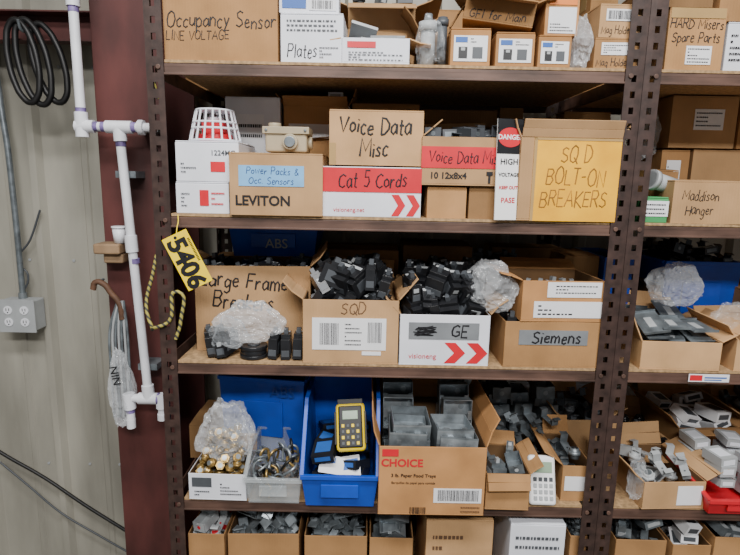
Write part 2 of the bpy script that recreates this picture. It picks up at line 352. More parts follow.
def bag(name,u1,u2,v1,v2,y,d,m=bagm,seed=0,zb=None):
    """crumpled poly bag, gathered at the top"""
    z1=ZM((u1+u2)/2,v1,y); z0=ZM((u1+u2)/2,v2,y) if zb is None else zb
    zc=(z0+z1)/2; x0=XM(u1,zc,y); x1=XM(u2,zc,y)
    bm=bmesh.new(); bmesh.ops.create_icosphere(bm,subdivisions=5,radius=1)
    sv=Vector((seed*1.7,seed*.6,0))
    for v in bm.verts:
        p=v.co.copy(); n=noise.noise(p*1.6+sv)*.45+(.5-abs(noise.noise(p*3.5+sv)))*.32-abs(noise.noise(p*8+sv))*.16
        q=Vector([math.copysign(abs(c)**.7,c) for c in p])*(.85+n*.7)
        k=1-.45*max(0,q.z)
        v.co=Vector((q.x*k*(x1-x0)/2*.95,q.y*k*d/2,max(-1,q.z)*(z1-z0)/2))
    for f in bm.faces: f.smooth=False
    return fin(name,bm,[m],((x0+x1)/2,y+d/2,zc))
def stack_bin(name,u1,u2,vt,yf,d,zb,m,front=.45,rz=0,rx=0,solid_front=False):
    cx,w,h=geo(u1,u2,vt,yf if solid_front else yf+d*.4,zb)
    if not solid_front:
        cx,w,_2=geo(u1,u2,vt,yf+.02,zb)
    bm=bmesh.new(); fh=h if solid_front else h*front; tp=.90
    def V(x,y,z): return bm.verts.new((x,y-d/2,z))
    a=w/2*tp; b=w/2
    yb=.02*d
    A=V(-a,yb,0);B=V(a,yb,0);C=V(a,d,0);E=V(-a,d,0)
    f1=V(-b,0-.01,fh);f2=V(b,-.01,fh)
    k=.38*d if not solid_front else 0
    if solid_front: g1,g2=f1,f2
    else: g1=V(-b,k,h);g2=V(b,k,h)
    r1=V(-b,d,h);r2=V(b,d,h)
    bm.faces.new((A,E,C,B)); bm.faces.new((A,B,f2,f1)); bm.faces.new((C,E,r1,r2))
    if solid_front:
        bm.faces.new((E,A,f1,r1)); bm.faces.new((B,C,r2,f2))
    else:
        bm.faces.new((E,A,f1,g1,r1)); bm.faces.new((B,C,r2,g2,f2))
    o=fin(name,bm,[m],(cx,yf+d/2,zb),(rx,0,rz),solid=.004,bevel=.001)
    bm=bmesh.new()
    for s in (-1,1):
        cub(bm,s*b-.006,s*b+.006,k-d/2,d/2,h-.006,h+.003)
        if not solid_front:
            L=math.hypot(k+.01,h-fh); an=math.degrees(math.atan2(h-fh,k+.01))
            cub(bm,-.006,.006,0,L,-.004,.004,0,T(s*b,-.01-d/2,fh)@RX(an))
    cub(bm,-b-.004,b+.004,-.018-d/2,-.006-d/2,fh-.008,fh+.004); cub(bm,-b,b,d/2-.004,d/2+.006,h-.006,h+.003)
    cub(bm,-w*.25,w*.25,-.013-d/2,-.005-d/2,fh*.35,fh*.75)
    fin('rim',bm,[m],parent=o,bevel=.0015)
    return place(o,w,d,fh)
# ------------------------------------------------------------------ room shell
def slab(name,x0,x1,y0,y1,z0,z1,m):
    bm=bmesh.new(); cub(bm,x0,x1,y0,y1,z0,z1); return fin(name,bm,[m])
slab('floor',-4,5,-5,1.2,-.25,-.15,conc)
slab('ceiling',-4,5,-5,1.2,3.6,3.7,ceilm)
bm=bmesh.new(); prof=[]; x=-4.06; Y=.78
while x<5:
    prof+= [(x,Y),(x+.12,Y),(x+.125,Y-.006),(x+.145,Y-.006),(x+.15,Y),(x+.225,Y),(x+.24,Y-.028),(x+.265,Y-.028),(x+.28,Y)]
    x+=.31
prev=None
for (px,py) in prof:
    a=bm.verts.new((px,py,-.15)); b=bm.verts.new((px,py,3.6))
    if prev: bm.faces.new((prev[0],a,b,prev[1]))
    prev=(a,b)
fin('wall_back',bm,[wallm],solid=.002)
bm=bmesh.new()
for zz in (.35,1.25,2.0,2.9):
    for i in range(29): cyl(bm,.006,.004,T(-4.06+.31*i+.06,Y-.001,zz)@RX(90),0,6); cyl(bm,.006,.004,T(-4.06+.31*i+.19,Y-.001,zz)@RX(90),0,6)
fin('wall_screws',bm,[lgrey])
slab('wall_left',-4.1,-4,-5,1.2,-.15,3.6,wallm)
bm=bmesh.new(); cub(bm,-4,-.66,.66,.665,2.06,2.15); cub(bm,-4,-.66,.60,.745,2.15,2.155); cub(bm,-4,-.66,.60,.66,2.055,2.06)
fin('steel_girt',bm,[colm])
bm=bmesh.new(); x0,x1=-.842,-.635
cub(bm,x0,x1,.30,.312,-.15,3.6); cub(bm,x0,x1,.588,.60,-.15,3.6); cub(bm,(x0+x1)/2-.004,(x0+x1)/2+.004,.312,.588,-.15,3.6)
fin('steel_column',bm,[colm],bevel=.002)
# ------------------------------------------------------------------ shelving
def strip(bm,x0,x1,y,z0,z1,axis='x'):
    w=x1-x0; xs=[x0,x0+w*.36,x0+w*.64,x1]; z=z0
    def q(a,b,c,d):
        if axis=='x': vs=[(a,y,c),(b,y,c),(b,y,d),(a,y,d)]
        else: vs=[(y,a,c),(y,b,c),(y,b,d),(y,a,d)]
        bm.faces.new([bm.verts.new(v) for v in vs])
    while z<z1:
        q(xs[0],xs[1],z,z+.038); q(xs[2],xs[3],z,z+.038); q(xs[1],xs[2],z,z+.022); z+=.038
def uposts(X,side,d=.6):
    bm=bmesh.new(); xa,xb=(X,X+.043)
    strip(bm,xa,xb,-.004,-.15,2.9); strip(bm,-.004,.040,xa if side<0 else xb,-.15,2.9,'y')
    strip(bm,xa,xb,d+.004,-.15,2.9); strip(bm,d-.04,d+.004,xa if side<0 else xb,-.15,2.9,'y')
    bmesh.ops.remove_doubles(bm,verts=bm.verts,dist=.0001)
    return bm
def rack(name,xl,xr):
    e=bpy.data.objects.new(name,None); scene.collection.objects.link(e)
    for X,s in ((xl,-1),(xr-.043,1)):
        fin('post',uposts(X,s),[post],parent=e,solid=.003)
    for z in list(SH.values())+[-.09]:
        bm=bmesh.new()
        cub(bm,xl+.043,xr-.043,-.002,.002,z-.036,z-.009); cub(bm,xl+.043,xr-.043,-.002,.03,z-.018,z-.016)
        cub(bm,xl+.043,xr-.043,-.006,-.002,z-.036,z-.031)
        cub(bm,xl+.043,xr-.043,.598,.602,z-.036,z-.001)
        cub(bm,xl+.003,xl+.007,.04,.56,z-.036,z-.001); cub(bm,xr-.007,xr-.003,.04,.56,z-.036,z-.001)
        for s in (xl+.03,xr-.03): cyl(bm,.006,.004,T(s,-.005,z-.018)@RX(90),0,10)
        fin('beam',bm,[beam],parent=e,bevel=.0008)
        bm=bmesh.new(); cub(bm,xl+.044,xr-.044,-.001,.597,z-.007,z); cub(bm,xl+.044,xr-.044,.003,.597,z-.015,z-.007); fin('deck_board',bm,[board],parent=e)
    return e
rack('shelving_unit',-.560,.660)
rack('shelving_unit',.6615,1.88)
# ------------------------------------------------------------------ SHELF 1 (top)
z=SH[1]
b=box('cardboard_box',163,278,-35,.01,.30,z,card); write(b,'Occupancy Sensor',.02,.97,.36,.52,bold=.0002); write(b,'LINE VOLTAGE',.03,.58,.23,.33,bold=.0002)
b=box('white_carton',281,344,13,.01,.16,z,white,tp=False,rz=-1); write(b,'Plates',.12,.58,.1,.4,bold=.0004); printed(b,.62,.92,.1,.35,4,3); printed(b,.1,.9,.62,.9,3,4,dgrey)
zz=z+DIM[b.name][2]+.001
b=box('white_carton',278,338,-20,.02,.15,zz,white,tp=False,rz=2); lab(b,.05,.45,.15,.6,bluep); lab(b,.5,.95,.1,.5,paper); barcode(b,.55,.9,.15,.4,5)
b=openbox('white_carton',342,410,38,.005,.15,z,white,im=inner,flaps=(None,20,100,110),fl=.06); lab(b,.08,.5,.62,.86,red); printed(b,.1,.9,.12,.5,4,8,dgrey)
fill(b,'wall_plate_pile','plate',[lgrey,white],3,over=.015)
b=openbox('cardboard_box',348,415,6,.19,.25,z,cardL,flaps=(100,20,70,70),fl=.09)
fill(b,'fitting_pile','part',[dgrey,steelD,lgrey],4,over=.01)
b=openbox('cardboard_box',416,448,28,.10,.25,z,cardD,flaps=(None,20,30,30),fl=.07)
bag('plastic_bag',414,449,8,66,.0,.08,bagm,3,zb=z)
bm=bmesh.new(); cyl(bm,.018,.09,T(0,0,0),0,20); cyl(bm,.024,.02,T(0,0,.09),0,20); cyl(bm,.010,.02,T(0,0,.11),1,12)
fin('conduit_fitting',bm,[lgrey,steelD],(XM(428,z,.02),.05,z))
bm=bmesh.new(); cyl(bm,.012,.12,T(0,0,0),0,20); cyl(bm,.015,.015,T(0,0,.1),0,20)
fin('conduit_fitting',bm,[dgrey,steelD],(XM(442,z,.02),.04,z))
def brkbox(u1,u2,vt,zb,yf=.005,seed=1,c=cardO,rz=0):
    b=box('breaker_carton',u1,u2,vt,yf,.14,zb,c,rz=rz,tp=False)
    lab(b,.08,.92,.12,.80,paper); lab(b,.12,.42,.62,.76,bluep,lift=.002); printed(b,.5,.88,.6,.76,2,seed)
    lab(b,.2,.42,.2,.5,black,lift=.002); lab(b,.55,.80,.2,.5,dgrey,lift=.002); lab(b,.26,.36,.4,.48,lgrey,lift=.003)
    return b
brkbox(451,491,28,z,seed=1); brkbox(496,535,32,z,seed=2); b=brkbox(538,571,35,z,seed=3); zt=z+DIM[b.name][2]+.002
b=box('cardboard_box',545,579,-12,.02,.14,zt,cardO,tp=False); lab(b,.1,.92,.05,.6,paper); write(b,'20A',.15,.9,.3,.58,hand=False,bold=.0003); printed(b,.15,.85,.08,.28,3,5); lab(b,.1,.92,.65,.9,orange)
b=openbox('cardboard_box',468,538,-2,.02,.16,z+.104,card,flaps=(110,30,60,60),fl=.05,rz=-9); write(b,'GFI for Main',.05,.95,.15,.5,bold=.0003); b.rotation_euler[1]=R(9)
bag('plastic_bag',574,598,8,72,-.005,.09,bagw,8,zb=z)
b=box('cardboard_box',596,640,38,.008,.2,z,card,rz=-2); write(b,'Mag Holders',.05,.85,.10,.34,bold=.0003); lab(b,.15,.85,.45,.85,paper); printed(b,.2,.8,.5,.8,4,7); zt=z+DIM[b.name][2]+.001
b=box('cardboard_box',598,640,4,.012,.2,zt,cardL,rz=2); write(b,'Mag Holders',.05,.85,.10,.38,bold=.0003);lab(b,.15,.85,.5,.85,paper); barcode(b,.2,.8,.55,.8,7)
b=box('cardboard_box',667,724,8,.01,.25,z,card); lab(b,.02,.98,.84,1,tape); write(b,'HARD Misers\nSpare Parts',.04,.96,.46,.84,bold=.0004); lab(b,.35,.8,.1,.40,paper); printed(b,.38,.77,.12,.38,5,6)
zt=z+DIM[b.name][2]+.001
box('cardboard_box',660,715,-25,.01,.22,zt,cardD)
b=box('white_carton',727,765,22,.02,.25,z,white,tp=False); printed(b,.1,.8,.2,.8,5,5); zt=z+DIM[b.name][2]+.001
box('cardboard_box',722,790,-25,.02,.22,zt,card)
for i,(a,c,v) in enumerate([(172,270,-40),(282,345,-15),(420,500,-10),(505,570,-25),(575,622,-30),(672,760,-30)]):
    box('cardboard_box',a+12,c-8,v+20,.47,.12,z,cardD if i%2 else card)
# ------------------------------------------------------------------ SHELF 2
z=SH[2]
b=box('white_carton',176,229,182,.01,.22,z,white,tp=False); printed(b,.1,.4,.2,.7,4,1,dgrey); lab(b,.45,.62,.25,.75,red); printed(b,.67,.92,.25,.75,3,2,red)
zt=z+DIM[b.name][2]+.001
b=box('white_carton',175,238,141,.012,.22,zt,white,tp=False,rz=1); lab(b,.55,.78,.25,.5,red); printed(b,.08,.45,.2,.5,3,3,dgrey); write(b,'1224MC',.55,.95,.62,.8,dgrey,False,.0002)
zt+=DIM[b.name][2]+.001
e=bpy.data.objects.new('alarm_wire_guard',None); scene.collection.objects.link(e); gx=XM(213,zt,.06); e.location=(gx,.085,zt)
r0,r1,hh=.066,.048,.078
for k in (0,2,3,5):
    t=k/5; r=r0+(r1-r0)*t; zk=.003+hh*t
    tube('ring',[(r*math.cos(a*math.pi/8),r*math.sin(a*math.pi/8),zk) for a in range(16)],.0028,white,e,cyclic=True,res=3)
for a in range(18):
    c,s=math.cos(a*math.pi/9),math.sin(a*math.pi/9)
    tube('bar',[(r0*c,r0*s,.003),(r1*c,r1*s,hh+.003)],.0028,white,e,smooth=False)
for k in range(-3,4):
    L=math.sqrt(max(0,r1**2-(k*.011)**2)); tube('bar',[(k*.011,-L,hh+.003),(k*.011,L,hh+.003)],.002,white,e,smooth=False); tube('bar',[(-L,k*.011,hh+.003),(L,k*.011,hh+.003)],.002,white,e,smooth=False)
bm=bmesh.new(); cyl(bm,.045,.02,T(0,0,0),0,24); cub(bm,-.028,.028,-.028,.028,.02,.055); cyl(bm,.02,.01,T(0,0,.055),1,16); fin('alarm_horn',bm,[red,white],parent=e,bevel=.002)
b=box('cardboard_box',229,322,153,-.012,.24,z,cardL); lab(b,.10,.80,.47,.80,btape); write(b,'Power Packs &\nOcc. Sensors',.13,.77,.51,.77,inkb,bold=.0001,lift=.0018); write(b,'LEVITON',.05,.66,.12,.34,ink,False,.0010)
zt=z+DIM[b.name][2]+.004
e=bpy.data.objects.new('junction_box',None); scene.collection.objects.link(e); e.location=(XM(286,zt,.03),.07,zt)
bm=bmesh.new(); cub(bm,-.054,.054,-.04,.04,.0,.056); fin('body',bm,[beige],parent=e,bevel=.006,seg=3)
bm=bmesh.new(); cub(bm,-.060,.060,-.045,.045,.046,.064); cyl(bm,.02,.014,T(.012,-.040,.026)@RX(90),0,20); cyl(bm,.014,.018,T(.012,-.042,.026)@RX(90),1,20); cyl(bm,.017,.012,T(-.035,0,.064),0,16); cyl(bm,.004,.003,T(.05,-.045,.055)@RX(90),1,8); cyl(bm,.004,.003,T(-.05,-.045,.055)@RX(90),1,8); cyl(bm,.017,.010,T(.054,0,.026)@RY(90),0,16)
fin('lid_and_hubs',bm,[beige,steelD],parent=e,bevel=.002)
def chevrons(b,x0,x1,z0,z1,n,m=red):
    w,d,h=DIM[b.name]; bm=bmesh.new()
    for i in range(n):
        xa=x0+(x1-x0)*i/n; dx=(x1-x0)/n; zm=(z0+z1)/2
        for sg in (0,1):
            za,zb_=(z0,zm) if sg==0 else (z1,zm)
            A=((xa-.5)*w,za*h);B=((xa+dx*.5-.5)*w,za*h);C=((xa+dx*.95-.5)*w,zb_*h);E=((xa+dx*.45-.5)*w,zb_*h)
            bm.faces.new([bm.verts.new((p[0],-d/2-.0012,p[1])) for p in ((A,B,C,E) if sg==0 else (E,C,B,A))])
    fin('chevron_print',bm,[m],parent=b)
b=box('cable_carton',322,421,167,.0,.25,z,white,tp=False,rz=.3); lab(b,.0,1,.50,.98,red); write(b,'Cat 5 Cords',.16,.84,.57,.93,ink,bold=.0007,lift=.0018)
chevrons(b,.70,1.0,.03,.46,2); write(b,'visioneng.net',.04,.5,.04,.24,red,False,0); zt=z+DIM[b.name][2]+.004
b=box('cardboard_box',329,423,110,.005,.24,zt,cardL,rz=.4); write(b,'Voice Data\nMisc',.12,.88,.16,.88,bold=.0009); lab(b,.0,.07,.0,.4,tape)
b1=box('cardboard_box',427,466,187,.01,.16,z,card); b2=box('cardboard_box',469,510,187,.012,.16,z,cardD)
zt=z+DIM[b1.name][2]+.004
b=openbox('cardboard_box',421,505,137,.0,.22,zt,cardL,flaps=(None,25,-50,60),fl=.06,rz=.5); lab(b,0,1,.36,.80,red); write(b,'Voice Data Misc',.10,.97,.42,.76,ink,bold=.0005,lift=.0018); write(b,'10 12x8x4',.05,.6,.08,.32,ink,False,.0006)
bm=bmesh.new(); w,d,h=DIM[b.name]
for s in (.82,.92):
    xx=(s-.5)*w; cub(bm,xx-.003,xx+.003,-d/2-.0018,-d/2-.0006,.06*h,.24*h); cub(bm,xx-.008,xx+.008,-d/2-.0018,-d/2-.0006,.22*h,.30*h)
fin('arrows_print',bm,[ink],parent=b)
fill(b,'data_jack_pile','part',[dgrey,steelD,lgrey],12,over=.0,tilt=10)
b=openbox('cardboard_box',516,618,138,-.01,.33,z,cardL,flaps=(14,50,25,30),fl=.045,ll=.05,rz=2)
lab(b,.13,.99,.0,1.0,yellow); write(b,'SQ D\nBOLT-ON\nBREAKERS',.24,.90,.18,.9,inky,bold=.0002,lift=.0018)
lab(b,.13,.99,.97,1.0,tape,lift=.002); lab(b,.13,.16,.0,1.0,tape,lift=.002)
fill(b,'breaker_pile','breaker',BRK,22,over=-.02)
e=bpy.data.objects.new('danger_sign',None); scene.collection.objects.link(e); sx=XM(510,z+.1,-.01)
e.location=(sx-.004,-.016,z+.001); e.rotation_euler=(R(-3),0,R(12))
bm=bmesh.new(); cub(bm,-.034,.034,-.002,.002,0,.25); fin('panel',bm,[whiteink],parent=e)
bm=bmesh.new(); cub(bm,-.034,.034,-.0030,-.0021,.165,.25,0); fin('black_header',bm,[black],parent=e)
bm=bmesh.new(); cyl(bm,.032,.0008,T(0,-.003,.205)@RX(90)@Matrix.Diagonal((1,.75,1,1)),0,28); fin('red_oval',bm,[red],parent=e)
txt(e,'DANGER',0,-.0045,.205,.0165,whiteink,bold=.0004)
for i,(s_,m_,q_) in enumerate((('HIGH',ink,.02),('VOLTAGE',ink,.0125),('KEEP OUT',red,.011),('PASE',red,.018))): txt(e,s_,0,-.003,.145-i*.032,q_,m_,bold=.0003)
def back(u1,u2,vt,yf,dd,zb,m,labl=False,seed=0,rz=0,name='cardboard_box'):
    b=box(name,u1,u2,vt,yf,dd,zb,m,rz=rz)
    if labl: lab(b,.2,.7,.4,.85,paper); printed(b,.24,.66,.45,.8,4,seed)
    return b
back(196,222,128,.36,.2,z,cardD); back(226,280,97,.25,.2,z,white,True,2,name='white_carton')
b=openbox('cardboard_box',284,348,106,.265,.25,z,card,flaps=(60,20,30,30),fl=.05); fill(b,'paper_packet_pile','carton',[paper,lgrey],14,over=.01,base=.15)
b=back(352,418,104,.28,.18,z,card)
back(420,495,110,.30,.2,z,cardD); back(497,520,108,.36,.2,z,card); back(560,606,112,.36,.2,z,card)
bm=bmesh.new()
for i in range(9): cub(bm,-.085,.085,-.001,.001,0,.10,0,T(0,i*.002,0)@RX(-28+i*2.2)@RY(-6+i*1.3))
fin('curled_paper_stack',bm,[paper],(XM(318,z+.24,.24),.245,z+.215))
# right bay shelf 2
b=box('cardboard_box',675,748,181,.0,.25,z,cardL,rz=-2); write(b,'Maddison\nHanger',.14,.62,.2,.8,bold=.0002); zt=z+DIM[b.name][2]+.001
b=box('green_label_carton',642,668,197,.0,.13,z,green,tp=False); lab(b,.0,1,.25,.85,paper); printed(b,.1,.9,.3,.8,3,4); zt2=z+DIM[b.name][2]+.001
bm=bmesh.new(); cyl(bm,.022,.09,T(-.045,0,.022)@RY(90),0,20); cyl(bm,.027,.014,T(-.045,0,.022)@RY(90),0,20); cyl(bm,.017,.012,T(.045,0,.022)@RY(90),1,20)
fin('pvc_fitting',bm,[lgrey,dgrey],(XM(658,zt2,.06)+.01,.065,zt2+.012),(0,14,15))
back(658,686,150,.27,.2,z,card,True,6); b2=back(690,745,150,.27,.2,z,cardL)
back(650,676,170,.15,.11,z,cardD)
zt=z+DIM[b2.name][2]+.004
b=back(672,737,96,.26,.25,zt,cardL); lab(b,.35,.8,.35,.75,paper); printed(b,.38,.77,.4,.72,4,9)
bag('plastic_bag',636,666,96,122,.26,.10,bagw,13,zb=z+.17)
back(740,790,100,.26,.2,zt,card)
# ------------------------------------------------------------------ SHELF 3
z=SH[3]
b=openbox('cardboard_box',194,308,266,.10,.20,z,cardL,flaps=(None,None,62,48),fl=.07,rz=4); write(b,'Large Frame\nBreakers',.06,.80,.50,.92,bold=.0006,rot=4); fill(b,'breaker_pile','breaker',BRK,31,over=-.04)
bk=back(212,238,258,.34,.15,z,cardD)
bb=back(243,318,260,.33,.22,z,card); zt=z+DIM[bb.name][2]+.004
b=stack_bin('storage_bin',230,318,224,.31,.24,zt,bluebin,solid_front=True); write(b,'ABS',.38,.70,.30,.62,lgrey,False,.0003,lift=.018)
x0=XM(200,z,.02); x1=XM(236,z,.02)
heap('breaker_pile','breaker',x0,x1,.0,.09,z+.004,z+.062,BRK,5,tilt=8,jz=0)
def roundthing(u,y,r,h,n='tape_roll'):
    bm=bmesh.new(); M=T(0,0,0); cyl(bm,r,h*.3,M,0,32); cyl(bm,r*.93,h*.4,T(0,0,h*.3),0,32); cyl(bm,r,h*.3,T(0,0,h*.7),0,32); cyl(bm,r*.45,.003,T(0,0,h),1,24)
    fin(n,bm,[black,dgrey],(XM(u,z,y),y+r,z+.001),bevel=.0015)
roundthing(251,.005,.038,.035,'round_cover')
heap('frame_breaker_stack','breaker',XM(267,z,.01),XM(302,z,.01),.01,.085,z+.002,z+.085,BRK,8,tilt=3,yaw=4,jz=0,drop=0)
bag('plastic_bag',208,284,302,345,.01,.08,bagw,21)
bag('plastic_bag',205,250,318,352,-.01,.05,bagm,22)
b=openbox('cardboard_box',302,398,300,.0,.27,z,cardL,flaps=(None,15,55,40),fl=.075)
lab(b,.10,.87,.22,.72,paper); barcode(b,.18,.38,.30,.64,3); printed(b,.44,.62,.28,.66,6,4); barcode(b,.68,.82,.34,.66,6); write(b,'SQD',.33,.68,.78,.95,inkp,bold=.0)
lab(b,.62,.82,.14,.20,paper)
fill(b,'breaker_pile','breaker',BRK,41,over=.045,tilt=35,yaw=80,mound=.02,pitch=10,jz=.015)
back(318,398,250,.31,.2,z,card)
b=openbox('white_carton',399,489,315,.0,.27,z,white,flaps=(None,10,45,40),fl=.06); lab(b,.10,.88,.52,.85,gtape); write(b,'GE',.52,.76,.57,.80,ink,bold=.0008,lift=.0018); bm=bmesh.new(); w,d,h=DIM[b.name]; rn=random.Random(3)
for i in range(14): cub(bm,-.025,.025,0,.0006,-.0012,.0012,0,T((.28+rn.uniform(-.03,.03)-.5)*w,-d/2-.0026,(.60+.012*i)*h)@RY(rn.uniform(-14,14)))
fin('scribble',bm,[ink],parent=b)
chevrons(b,.5,1.0,.05,.46,2); write(b,'visioneng',.04,.48,.08,.28,red,False,0)
fill(b,'breaker_pile','breaker',BRK,51,over=.075,tilt=20,yaw=35,mound=.012,pitch=30,jz=.014)
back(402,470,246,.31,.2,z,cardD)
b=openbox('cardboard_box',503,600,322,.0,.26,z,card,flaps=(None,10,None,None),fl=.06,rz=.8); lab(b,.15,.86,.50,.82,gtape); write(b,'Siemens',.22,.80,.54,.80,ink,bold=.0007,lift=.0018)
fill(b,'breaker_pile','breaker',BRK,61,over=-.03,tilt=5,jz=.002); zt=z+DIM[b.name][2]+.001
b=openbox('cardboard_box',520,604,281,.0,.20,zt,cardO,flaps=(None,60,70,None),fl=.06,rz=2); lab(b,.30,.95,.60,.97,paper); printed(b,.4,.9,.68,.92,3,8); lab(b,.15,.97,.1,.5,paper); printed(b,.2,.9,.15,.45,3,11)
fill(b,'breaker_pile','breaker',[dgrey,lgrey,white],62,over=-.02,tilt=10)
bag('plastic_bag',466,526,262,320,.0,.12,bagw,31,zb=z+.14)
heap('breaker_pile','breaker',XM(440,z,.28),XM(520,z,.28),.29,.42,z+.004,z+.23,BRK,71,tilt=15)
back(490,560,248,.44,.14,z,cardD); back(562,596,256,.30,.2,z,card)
stack_bin('storage_bin',600,628,258,.28,.24,z,bluebin,solid_front=True)
e=bpy.data.objects.new('numbered_tag',None); scene.collection.objects.link(e); e.location=(-.468,-.035,1.387); e.rotation_euler=(0,R(64),0)
bm=bmesh.new(); cub(bm,-.073,.073,-.0008,.0008,-.035,.035); fin('tag_panel',bm,[yel],parent=e,bevel=.0006)
txt(e,'5406',.006,-.0016,-.006,.068,ink,bold=.0024)
bm=bmesh.new()
for i in range(16): cub(bm,-.05+i*.004,-.05+i*.004+.0022,-.0014,-.0009,.026,.032)
fin('barcode',bm,[ink],parent=e)
bm=bmesh.new(); cyl(bm,.004,.0008,T(-.064,-.001,0)@RX(90),0,12); fin('eyelet',bm,[ink],parent=e)
tube('tag_string',[(-.060,0,0),(-.085,.01,.012),(-.10,.02,.02),(-.115,.025,.025)],.0012,yel,e)
# right bay shelf 3
b=openbox('cardboard_box',643,722,342,.0,.26,z,cardL,flaps=(None,25,25,60),fl=.09,rz=-2); fill(b,'metal_plate_pile','plate',[steelD,lgrey],81,over=.03,pitch=14,tilt=10,yaw=20,mound=.01)
b=openbox('cardboard_box',736,800,340,.0,.2,z,cardL,flaps=(50,20,40,50),fl=.05)
b=stack_bin('storage_bin',660,735,262,.29,.26,z,bluebin,solid_front=True); fill(b,'fitting_pile','part',[black,steelD,lgrey],84,over=.02)
bag('plastic_bag',660,715,264,305,.12,.12,bagw,41,zb=z+.14)
b=back(646,658,285,.30,.2,z,cardD); b=back(740,790,290,.24,.2,z,card,True,8)
bag('plastic_bag',722,770,305,342,.03,.09,bagm,43,zb=z+.09)
bm=bmesh.new(); cub(bm,-.055,.055,-.0005,.0005,-.011,.011,0); cub(bm,-.052,-.018,-.0009,-.0004,-.008,.008,1); cub(bm,-.012,.048,-.0009,-.0004,-.001,.003,2); cub(bm,-.012,.035,-.0009,-.0004,-.007,-.004,2)
fin('shelf_label',bm,[paper,red,bluep],(XM(708,z,0),-.008,z-.018))
# ------------------------------------------------------------------ SHELF 4
z=SH[4]
b=openbox('white_carton',189,247,474,-.01,.14,z,white,flaps=(None,20,None,None),fl=.05); printed(b,.1,.5,.15,.4,2,3); lab(b,.06,.4,.5,.85,dgrey); printed(b,.55,.92,.2,.7,4,5)
fill(b,'brass_connector_pile','conn',[brass,steel],91,over=.025,tilt=60,yaw=90,mound=.02)
bag('plastic_bag',188,252,405,476,.0,.12,bagw,51,zb=z+.09)
heap('brass_connector_pile','conn',XM(203,z+.1,.03),XM(238,z+.1,.03),.03,.10,z+.105,z+.16,[brass,steel],96,tilt=60,yaw=90)
back(190,228,425,.22,.2,z,cardD)
b=stack_bin('clear_storage_bin',247,302,446,-.02,.20,z,clearbin,front=.6)
e=bpy.data.objects.new('pipe_clamp_pile',None); scene.collection.objects.link(e); w,d,h=DIM[b.name]; e.location=(b.location.x,b.location.y-.02,z)
rn=random.Random(4)
for i in range(44):
    M=T(rn.uniform(-.05,.05),rn.uniform(-.06,.06),.02+.012*(i//5))@RZ(rn.uniform(-90,90))@RX(rn.uniform(-60,60)); r=rn.uniform(.014,.02)
    pts=[M@Vector((-r,0,-.02))]+[M@Vector((r*math.cos(a),0,r*math.sin(a))) for a in [math.pi*(1-k/6) for k in range(7)]]+[M@Vector((r,0,-.02))]
    tube('u_clamp',[tuple(p) for p in pts],.0038,(brass,blackm,steel,steelD,steel)[i%5],e,res=3)
b=stack_bin('storage_bin',226,312,378,.19,.28,z,bluebin,solid_front=True,rz=-8); write(b,'ABS',.60,.92,.80,.94,bluedk,False,.0,lift=.02)
bl=stack_bin('storage_bin',303,378,398,-.03,.30,z,bluebin,front=.36)
w,d,h=DIM[bl.name]; bx,by=bl.location.x,bl.location.y
heap('parts_packet_pile','carton',bx-w/2+.02,bx+w/2-.02,by-d/2+.02,by+d/2-.02,z+.006,z+.12,[black,bluep],95,tilt=18,yaw=40)
e=bpy.data.objects.new('handheld_tester',None); scene.collection.objects.link(e)
e.location=(XM(352,z+.2,.03),.02,z+.140); e.rotation_euler=(R(-28),R(-4),0)
bm=bmesh.new(); cub(bm,-.042,.042,-.016,.016,0,.135); fin('body',bm,[yel],parent=e,bevel=.012,seg=4)
bm=bmesh.new(); cub(bm,-.034,.034,-.021,-.012,.010,.126); fin('face',bm,[blackm],parent=e,bevel=.008,seg=3)
bm=bmesh.new(); cub(bm,-.022,.022,-.0225,-.018,.088,.112,0)
for i in range(4):
    for j in range(4): cub(bm,-.025+i*.014,-.017+i*.014,-.0235,-.018,.018+j*.016,.027+j*.016,1 if (i+j)%2 else 3)
for s in (-1,1): cub(bm,s*.043-.003,s*.043+.003,-.014,.014,.02,.11,2)
cub(bm,-.036,.036,-.012,.012,.130,.146,2)
fin('screen_and_keys',bm,[lcd,yel,blackm,dgrey],parent=e,bevel=.001)
lb=bmesh.new(); cub(lb,-.035,.035,-.001,.001,0,.05); cub(lb,-.03,.01,-.0016,-.001,.03,.045,1); fin('instruction_card',lb,[paper,bluep],(XM(330,z,-.01),-.005,z+.085),(-45,8,0))
lb=bmesh.new(); cub(lb,-.03,.03,-.001,.001,0,.06); cub(lb,-.025,.025,-.0016,-.001,.02,.05,1); fin('blue_parts_packet',lb,[paper,bluep],(XM(350,z,-.01),-.010,z+.080),(-50,-10,0))
# carton of steel device boxes
b=openbox('cardboard_box',378,485,447,-.06,.34,z,cardO,flaps=(None,12,20,16),fl=.085,rz=.4)
lab(b,.03,.18,.86,.96,red); write(b,'CHOICE',.03,.40,.66,.86,red,False,.0008); write(b,'3 lb. Paper Food Trays',.03,.62,.52,.64,ink,False,0.0002); write(b,'Barquillas de papel para comida',.03,.62,.43,.52,ink,False,0); printed(b,.78,.97,.04,.16,2,4,inkp); lab(b,.52,.97,.19,.40,paper); barcode(b,.56,.94,.22,.38,4); barcode(b,.30,.45,.02,.12,9)
w,d,h=DIM[b.name]; L=b.location; xa,xb,ya,yb_=L.x-w/2+.012,L.x+w/2-.012,L.y-d/2+.014,L.y+d/2-.02
xm=(xa+xb)/2
heap('steel_device_box_stack','nest',xa,xm,ya,ya+.12,z+.006,z+h+.012,STD,100,tilt=3,yaw=4,drop=.0,jz=.001,pitch=4)
heap('steel_device_box_stack','nest',xm+.002,xb,ya,ya+.12,z+.006,z+h-.006,STL,98,tilt=4,yaw=6,drop=.0,jz=.001,pitch=-3)
